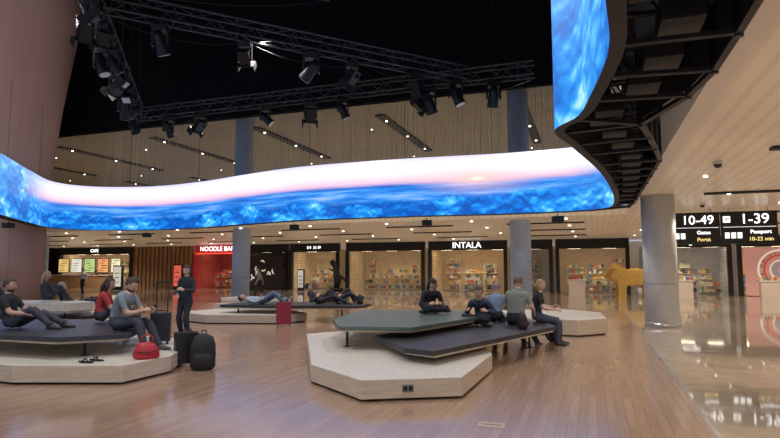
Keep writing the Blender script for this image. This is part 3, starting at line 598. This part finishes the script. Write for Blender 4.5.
# ---------------------------------------------------------------- shops
def grille(k,u0,u1,z0,z1,v,m):
    z=z0
    while z<z1: k.box(((u0+u1)/2,v,z),(u1-u0,0.02,0.022),m); z+=0.16
    u=u0
    while u<=u1: k.box((u,v-0.012,(z0+z1)/2),(0.02,0.015,z1-z0),m); u+=0.4
PAL=[(0.75,0.50,0.22),(0.8,0.7,0.45),(0.65,0.12,0.08),(0.16,0.34,0.2),(0.85,0.8,0.7),(0.30,0.18,0.09),(0.12,0.22,0.45),(0.85,0.5,0.08),(0.05,0.045,0.045)]
PM=[mat('goods_%d'%i,c,0.5) for i,c in enumerate(PAL)]
def shop(u0,u1,label,wallc,gc=(0.50,0.45,0.38),em=1.2,band=BLACK,grl=True,goods=True,lsize=0.42):
    v=40.5; e=empty('shop_front',W((u0+u1)/2,v),-TH); w=u1-u0
    wm=mat('shopwall_%d'%int(u0*10),wallc,0.6,noise=0.12,nscale=2,emit=wallc,es=0.07*em); gm=mat('grille_%d'%int(gc[0]*100),gc,0.4,0.4)  # shop walls emit a little of their own colour, imitating interior light
    k=M(); k.box((0,0.1,3.385),(w,0.3,0.67),band)
    for x in (-w/2+0.12,w/2-0.12): k.box((x,0.05,1.53),(0.24,0.4,3.04),band)
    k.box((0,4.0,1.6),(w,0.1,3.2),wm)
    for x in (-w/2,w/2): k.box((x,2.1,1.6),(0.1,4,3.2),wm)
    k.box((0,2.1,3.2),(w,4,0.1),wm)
    nl=max(1,int(w/1.6))
    for i in range(nl): k.box((-w/2+(i+0.5)*w/nl,1.6,3.12),(0.9,0.35,0.04),mat('shop_lamp_%d'%int(em*10),(1,1,1),emit=(1,0.84,0.6),es=em*8))
    k.make('shell',parent=e)
    if goods:
        k=M()
        for row,y in enumerate((3.6,2.0)):
            x=-w/2+0.5+row*0.4
            while x<w/2-0.9:
                ww=random.uniform(0.8,1.3); hh=random.choice((1.6,2.1,2.5)) if row==0 else random.uniform(0.7,1.5)
                k.box((x+ww/2,y,hh/2),(ww,0.05,hh),WHITE if random.random()<0.3 else wm)
                zz=0.15
                while zz<hh-0.1:
                    k.box((x+ww/2,y-0.2,zz),(ww,0.4,0.03),WHITE)
                    xx=x+0.05
                    while xx<x+ww-0.1:
                        q=random.uniform(0.1,0.28); h2=random.uniform(0.12,0.32); k.box((xx+q/2,y-0.22,zz+0.015+h2/2),(q*0.85,0.2,h2),random.choice(PM)); xx+=q
                    zz+=0.4
                x+=ww+random.uniform(0.15,0.5)
        k.make('merchandise',parent=e)
    if grl:
        k=M(); grille(k,-w/2+0.3,w/2-0.3,0.05,3.0,0.0,gm); k.make('roller_grille',parent=e)
    if label: text('lettering',label,lsize,TXT,(0,-0.07,3.38),e)
    return e
shop(-48.5,-39.5,'CAFE',(0.55,0.40,0.25),grl=False,em=1.6)
shop(-32.6,-27.7,'',(0.40,0.07,0.055),gc=(0.4,0.06,0.05),em=0.8,band=mat('red_frame',(0.35,0.02,0.03),0.4,emit=(0.5,0.03,0.03),es=0.2))
shop(-27.5,-23.4,'',(0.12,0.09,0.07),em=0.5,grl=False)
shop(-23.2,-18.8,'D4  35-39',(0.60,0.46,0.28),lsize=0.3)
shop(-18.2,-11.8,'',(0.58,0.45,0.27))
shop(-11.5,-5.7,'INTALA',(0.60,0.44,0.24),lsize=0.62,em=1.4)
shop(-5.4,-2.6,'',(0.45,0.38,0.3),em=0.7)
shop(-2.4,2.3,'',(0.56,0.43,0.27))
shop(3.2,8.2,'design',(0.45,0.44,0.43),gc=(0.5,0.5,0.5),em=1.0)
shop(8.5,14.0,'',(0.60,0.45,0.38),em=1.6,grl=False)
shop(14.3,22.0,'SHOP',(0.55,0.48,0.4))
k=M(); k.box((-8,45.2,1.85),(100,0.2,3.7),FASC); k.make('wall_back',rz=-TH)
k=M(); k.box((-36.1,40.6,1.85),(6.4,0.3,3.7),grain_mat('walnut_wall',(0.30,0.16,0.07),(0.45,0.26,0.13),0.4,(3,1,0.3)))
for i in range(14): k.box((-39.2+i*0.46,40.4,1.85),(0.06,0.12,3.7),mat('walnut_batten',(0.22,0.11,0.05),0.5))
k.make('wall_timber',rz=-TH)
e=empty('restaurant_sign',W(-29.8,40.2),-TH); text('lettering','NOODLE BAR',0.55,TXT,(-0.3,0,3.38),e)
k=M(); k.box((0,0,0),(4.9,0.08,0.08),mat('red_neon',(1,0.1,0.05),emit=(1,0.06,0.03),es=2.0)); k.make('neon_bar',loc=(0,0.02,3.0),parent=e)
k=M(); k.box((0,0,0),(3.4,0.06,2.6),mat('dark_poster',(0.03,0.02,0.02),0.5))
wm=mat('poster_stroke',(0.8,0.75,0.65),emit=(0.8,0.75,0.65),es=0.5)
for i in range(9):
    x=random.uniform(-1.2,1.2); z=random.uniform(-0.9,0.9); a=random.uniform(0,6); k.tube([(x+0.25*math.cos(a+t),-0.05,z+0.3*math.sin(a+t)) for t in (0,.6,1.2,1.8)],[0.03,0.07,0.06,0.02],wm,6)
k.make('calligraphy_poster',loc=W(-25.4,40.2,1.45),rz=-TH)
for i,(uu,w,h,z,c) in enumerate(((-46.8,1.2,1.2,2.0,(0.8,0.55,0.2)),(-45.2,1.2,1.2,2.0,(0.8,0.82,0.75)),(-43.6,1.2,1.2,2.0,(0.45,0.65,0.25)),(-42.0,1.2,1.2,2.0,(0.75,0.35,0.15)),(-40.5,1.0,1.2,2.0,(0.85,0.8,0.5)))):
    k=M(); k.box((0,0.03,0),(w+0.1,0.05,h+0.1),BLACK); k.box((0,0,0),(w,0.02,h),mat('menu_%d'%i,c,emit=c,es=0.9))
    for j in range(5): k.box((random.uniform(-.2,.2),-0.015,-h/2+0.15+j*0.22),(w*random.uniform(.3,.7),0.01,0.07),random.choice(PM))
    k.make('menu_screen',loc=W(uu,39.6,z),rz=-TH)
k=M(); k.box((0,0,0.55),(8.4,0.8,1.1),mat('counter_wood',(0.4,0.22,0.1),0.4)); k.box((0,-0.05,1.13),(8.6,0.95,0.06),WHITE); k.make('cafe_counter',loc=W(-44,38.6),rz=-TH)
def totem(name,u,v,w,h,c,es=1.0):
    k=M(); k.box((0,0,h/2+0.05),(w,0.2,h),BLACK); k.box((0,-0.105,h*0.55+0.05),(w*0.86,0.01,h*0.8),mat(name+'_face_%d'%int(u),c,emit=c,es=es)); k.box((0,0,0.03),(w*1.3,0.45,0.06),STEEL)
    for j in range(3): k.box((0,-0.115,h*(0.35+0.18*j)),(w*0.5,0.01,0.06),BLACK)
    k.make(name,loc=W(u,v),rz=-TH,bevel=0.01)
totem('info_totem',-30.5,36,0.8,2.0,(0.7,0.12,0.08),0.7); totem('info_totem',-34.5,34,0.9,1.9,(0.75,0.7,0.6),0.6); totem('info_totem',-20.5,37.5,0.5,1.6,(0.5,0.5,0.52),0.4)
k=M()
k.tube([(0,0,0.0),(0,0,0.25)],[0.55,0.5],BLACK,20); k.tube([(0,0,0.25),(0.1,0,0.9),(-0.05,0,1.5),(-0.25,0,2.0)],[0.22,0.32,0.24,0.12],METAL,12); k.ell((-0.3,0,2.15),(0.22,0.2,0.24),METAL)
k.tube([(-0.1,0,1.3),(0.5,0,1.0),(0.8,0,0.5)],[0.12,0.09,0.05],METAL,10); k.tube([(0,0,1.4),(-0.6,0,1.7)],[0.1,0.05],METAL,10)
k.make('dark_statue',loc=W(-18.3,39))
# plywood animal sculpture: flat cut-out layers
def extr(k,pts,y0,y1,m):
    n=len(pts); b=len(k.v)
    for y in (y0,y1):
        for x,z in pts: k.v.append(Vector((x,y,z)))
    k.face([b+i for i in range(n)],m); k.face([b+2*n-1-i for i in range(n)],m)
    for i in range(n):
        j=(i+1)%n; k.face([b+j,b+i,b+n+i,b+n+j],m)
GW=grain_mat('golden_plywood',(0.68,0.43,0.10),(0.82,0.56,0.16),0.5,(2,14,2))
k=M()
bodyp=[(-1.5,1.15),(-1.42,1.5),(-1.15,1.72),(-0.8,1.75),(-0.4,1.62),(0.2,1.66),(0.7,1.55),(1.05,1.25),(1.12,0.8),(0.9,0.65),(0.3,0.72),(-0.4,0.72),(-0.9,0.75),(-1.05,0.95),(-1.3,0.98)]
for i,y in enumerate((-0.35,-0.2,-0.05,0.1,0.25)):
    s=(0.9,1.0,1.05,1.0,0.9)[i]; extr(k,[(x*s,1.15+(z-1.15)*s) for x,z in bodyp],y,y+0.12,GW)
for y in (-0.37,0.22):
    for x in (-0.72,0.72): extr(k,[(x-0.26,0.95),(x-0.2,0.4),(x-0.24,0.0),(x+0.2,0.0),(x+0.2,0.4),(x+0.3,0.95)],y,y+0.17,GW)
for y in (-0.28,0.2): extr(k,[(-1.05+0.16*math.cos(a*math.pi/6),1.82+0.17*math.sin(a*math.pi/6)) for a in range(12)],y,y+0.08,GW)
k.ell((-1.32,-0.36,1.45),(0.035,0.03,0.035),BLACK); k.ell((-1.32,0.36,1.45),(0.035,0.03,0.035),BLACK)
k.make('plywood_bear_sculpture',loc=(14.0,32.5,0),rz=-0.15)
gm=GW
def ring(c,R1,R2,d):
    n=28; b=len(k.v)
    for y in (-d/2,d/2):
        for r in (R1,R2):
            for i in range(n): a=2*math.pi*i/n; k.v.append(Vector((c[0]+r*math.cos(a),y,c[1]+r*math.sin(a))))
    for i in range(n):
        j=(i+1)%n
        k.face([b+i,b+j,b+n+j,b+n+i],gm); k.face([b+2*n+i,b+3*n+i,b+3*n+j,b+2*n+j],gm); k.face([b+n+i,b+n+j,b+3*n+j,b+3*n+i],gm,True); k.face([b+i,b+2*n+i,b+2*n+j,b+j],gm,True)
k=M(); k.tube([(0,0,0),(0,0,0.5)],[0.28,0.34],WHITE,20)
lf=mat('leaf_green',(0.05,0.16,0.04),0.5)
for i in range(22):
    a=i*2.4; r=0.3+0.25*random.random(); h=0.9+0.6*random.random(); k.tube([(0,0,0.45),(r*.5*math.cos(a),r*.5*math.sin(a),h*.8),(r*math.cos(a),r*math.sin(a),h)],[(0.01,0.004),(0.05,0.006),(0.008,0.003)],lf,6)
k.make('potted_plant',loc=(15.6,34.9,0))
k=M(); k.box((0,0,0),(4.4,0.06,2.9),mat('art_pink',(0.65,0.33,0.27),emit=(0.65,0.33,0.27),es=0.35))
gm=mat('art_white',(0.85,0.8,0.75),emit=(0.85,0.8,0.75),es=0.5)
ring((-0.3,0.1),1.15,1.25,0.09); ring((-0.3,0.1),0.55,0.62,0.09); gm=mat('art_red',(0.6,0.05,0.04),emit=(0.6,0.05,0.04),es=0.5); ring((-0.3,0.1),0.85,0.95,0.09); gm=mat('art_grey',(0.35,0.3,0.33),emit=(0.35,0.3,0.33),es=0.4); ring((-0.3,0.1),0.2,0.48,0.09)
for i in range(24):
    a=i*math.pi/12; gm=PM[i%8]; ring((-0.3+1.05*math.cos(a),0.1+1.05*math.sin(a)),0.02,0.07,0.1)
k.make('round_artwork',loc=W(11.0,40.1,1.5),rz=-TH)
# hanging gate signs
YEL=mat('sign_yellow',(0.9,0.7,0.2),emit=(1,0.8,0.3),es=1.1)
def gsign(u,v,z0,w,h,big,bs,cap1,cap2):
    e=empty('gate_sign',W(u,v,z0+h/2),-TH); k=M(); k.box((0,0,0),(w,0.14,h),BLACK)
    for x in (-w*.35,w*.35): k.tube([(x,0,h/2),(x,0,3.74-z0-h/2)],0.015,STEEL,6)
    bl=mat('sign_white',(1,1,1),emit=(1,1,1),es=1.2)
    k.box((0,-0.072,0.02),(w*0.94,0.01,0.012),bl)
    for i in range(3): k.box((-w*0.40+i*0.19,-0.075,-h*0.24),(0.14,0.01,0.2),bl)
    k.box((-w*0.40,-0.075,h*0.26),(0.22,0.01,0.22),bl); k.tube([(-w*0.40-0.08,-0.085,h*0.26-0.03),(-w*0.40+0.08,-0.085,h*0.26+0.04)],0.012,BLACK,6); k.tube([(-w*0.40-0.02,-0.085,h*0.26+0.07),(-w*0.40+0.02,-0.085,h*0.26-0.07)],0.01,BLACK,6)
    k.make('panel',parent=e); text('gate_numbers',big,bs,TXT,(w*0.1,-0.085,h*0.25),e)
    text('caption',cap1,0.18,TXT,(w*0.2,-0.085,-h*0.14),e); text('caption',cap2,0.18,YEL,(w*0.2,-0.085,-h*0.36),e)
gsign(3.36,22.4,2.5,1.72,1.12,'10-49',0.44,'Gates','Portit'); gsign(5.1,22.4,2.5,1.68,1.12,'1-39',0.48,'Passport','10-22 min'); gsign(7.0,22.4,2.5,1.72,1.12,'A-C',0.5,'Lounge','Exit')
for (uu,vv) in ((5.0,37.5),(-1.0,38.5),(9.5,37.8)):
    k=M(); k.box((0,0,0.97),(1.2,0.6,0.05),WHITE); k.box((0,0,0.475),(1.0,0.45,0.95),FASC)
    for i in range(6): k.box((-0.45+i*0.18,0,1.095),(0.12,0.12,0.2),random.choice(PM))
    k.make('display_table',loc=W(uu,vv),rz=-TH)
for i in range(3):
    k=M(); k.tube([(0,0,0),(0,0,0.03)],0.16,STEEL,20); k.tube([(0,0,0.03),(0,0,0.95)],0.025,STEEL,10); k.tube([(0,0,0.95),(0,0,1.0)],0.035,BLACK,10); k.make('queue_post',loc=W(2.6+i*1.3,34))
# ---------------------------------------------------------------- lights
def spot(p,power,angle=130,col=(1,0.92,0.84),blend=0.6,r=0.15,aim=None):
    l=bpy.data.lights.new('downlight_or_fill','SPOT'); l.energy=power; l.spot_size=math.radians(angle); l.spot_blend=blend; l.shadow_soft_size=r; l.color=col
    o=bpy.data.objects.new('downlight_or_fill',l); COL.objects.link(o); o.location=p
    if aim is not None: o.rotation_euler=(Vector(aim)-Vector(p)).to_track_quat('-Z','Y').to_euler()
for uu,vv in ((-24,14),(-16,14),(-9,14),(-2,14),(-9,6),(-2,6),(-16,20),(-9,21),(-2,20),(-5,0)):
    spot(W(uu,vv,8.3),850,120,(1,0.93,0.89),r=0.35)  # plaza fill spots, added at truss height without a fixture of their own
spot(Vector((-8,14,8.0)),3000,70,(1,0.85,0.80),r=0.3,aim=Vector((-20,26,11)))  # extra spot added to brighten the funnel pillar, aimed up at its cladding
for uu in (-40,-30,-20,-12,-5):
    spot(W(uu,28.5,3.68),360,150); spot(W(uu,36,3.68),400,150)
    spot(W(uu,32,9.3),500,140); spot(W(uu,42,9.3),500,140)
for uu in (3.5,9.5,16):
    for vv in (3,11,19,27,35): spot(W(uu,vv,3.66),420,155,(1,0.9,0.78))
for u0 in (-44,-30,-21,-15,-8.6,0,5.7,11):
    spot(W(u0,41.8,3.0),170,150,(1,0.84,0.6))
w=bpy.data.worlds.new('World'); scene.world=w; w.use_nodes=True
w.node_tree.nodes['Background'].inputs[0].default_value=(0.62,0.66,0.78,1); w.node_tree.nodes['Background'].inputs[1].default_value=0.65
# ---------------------------------------------------------------- camera
cd=bpy.data.cameras.new('camera'); cam=bpy.data.objects.new('camera',cd); COL.objects.link(cam)
cd.sensor_width=36; cd.lens=563/780*36; cam.location=(0,0,1.6); cam.rotation_euler=(math.radians(90+5.17),0,0); cd.clip_end=300
scene.camera=cam
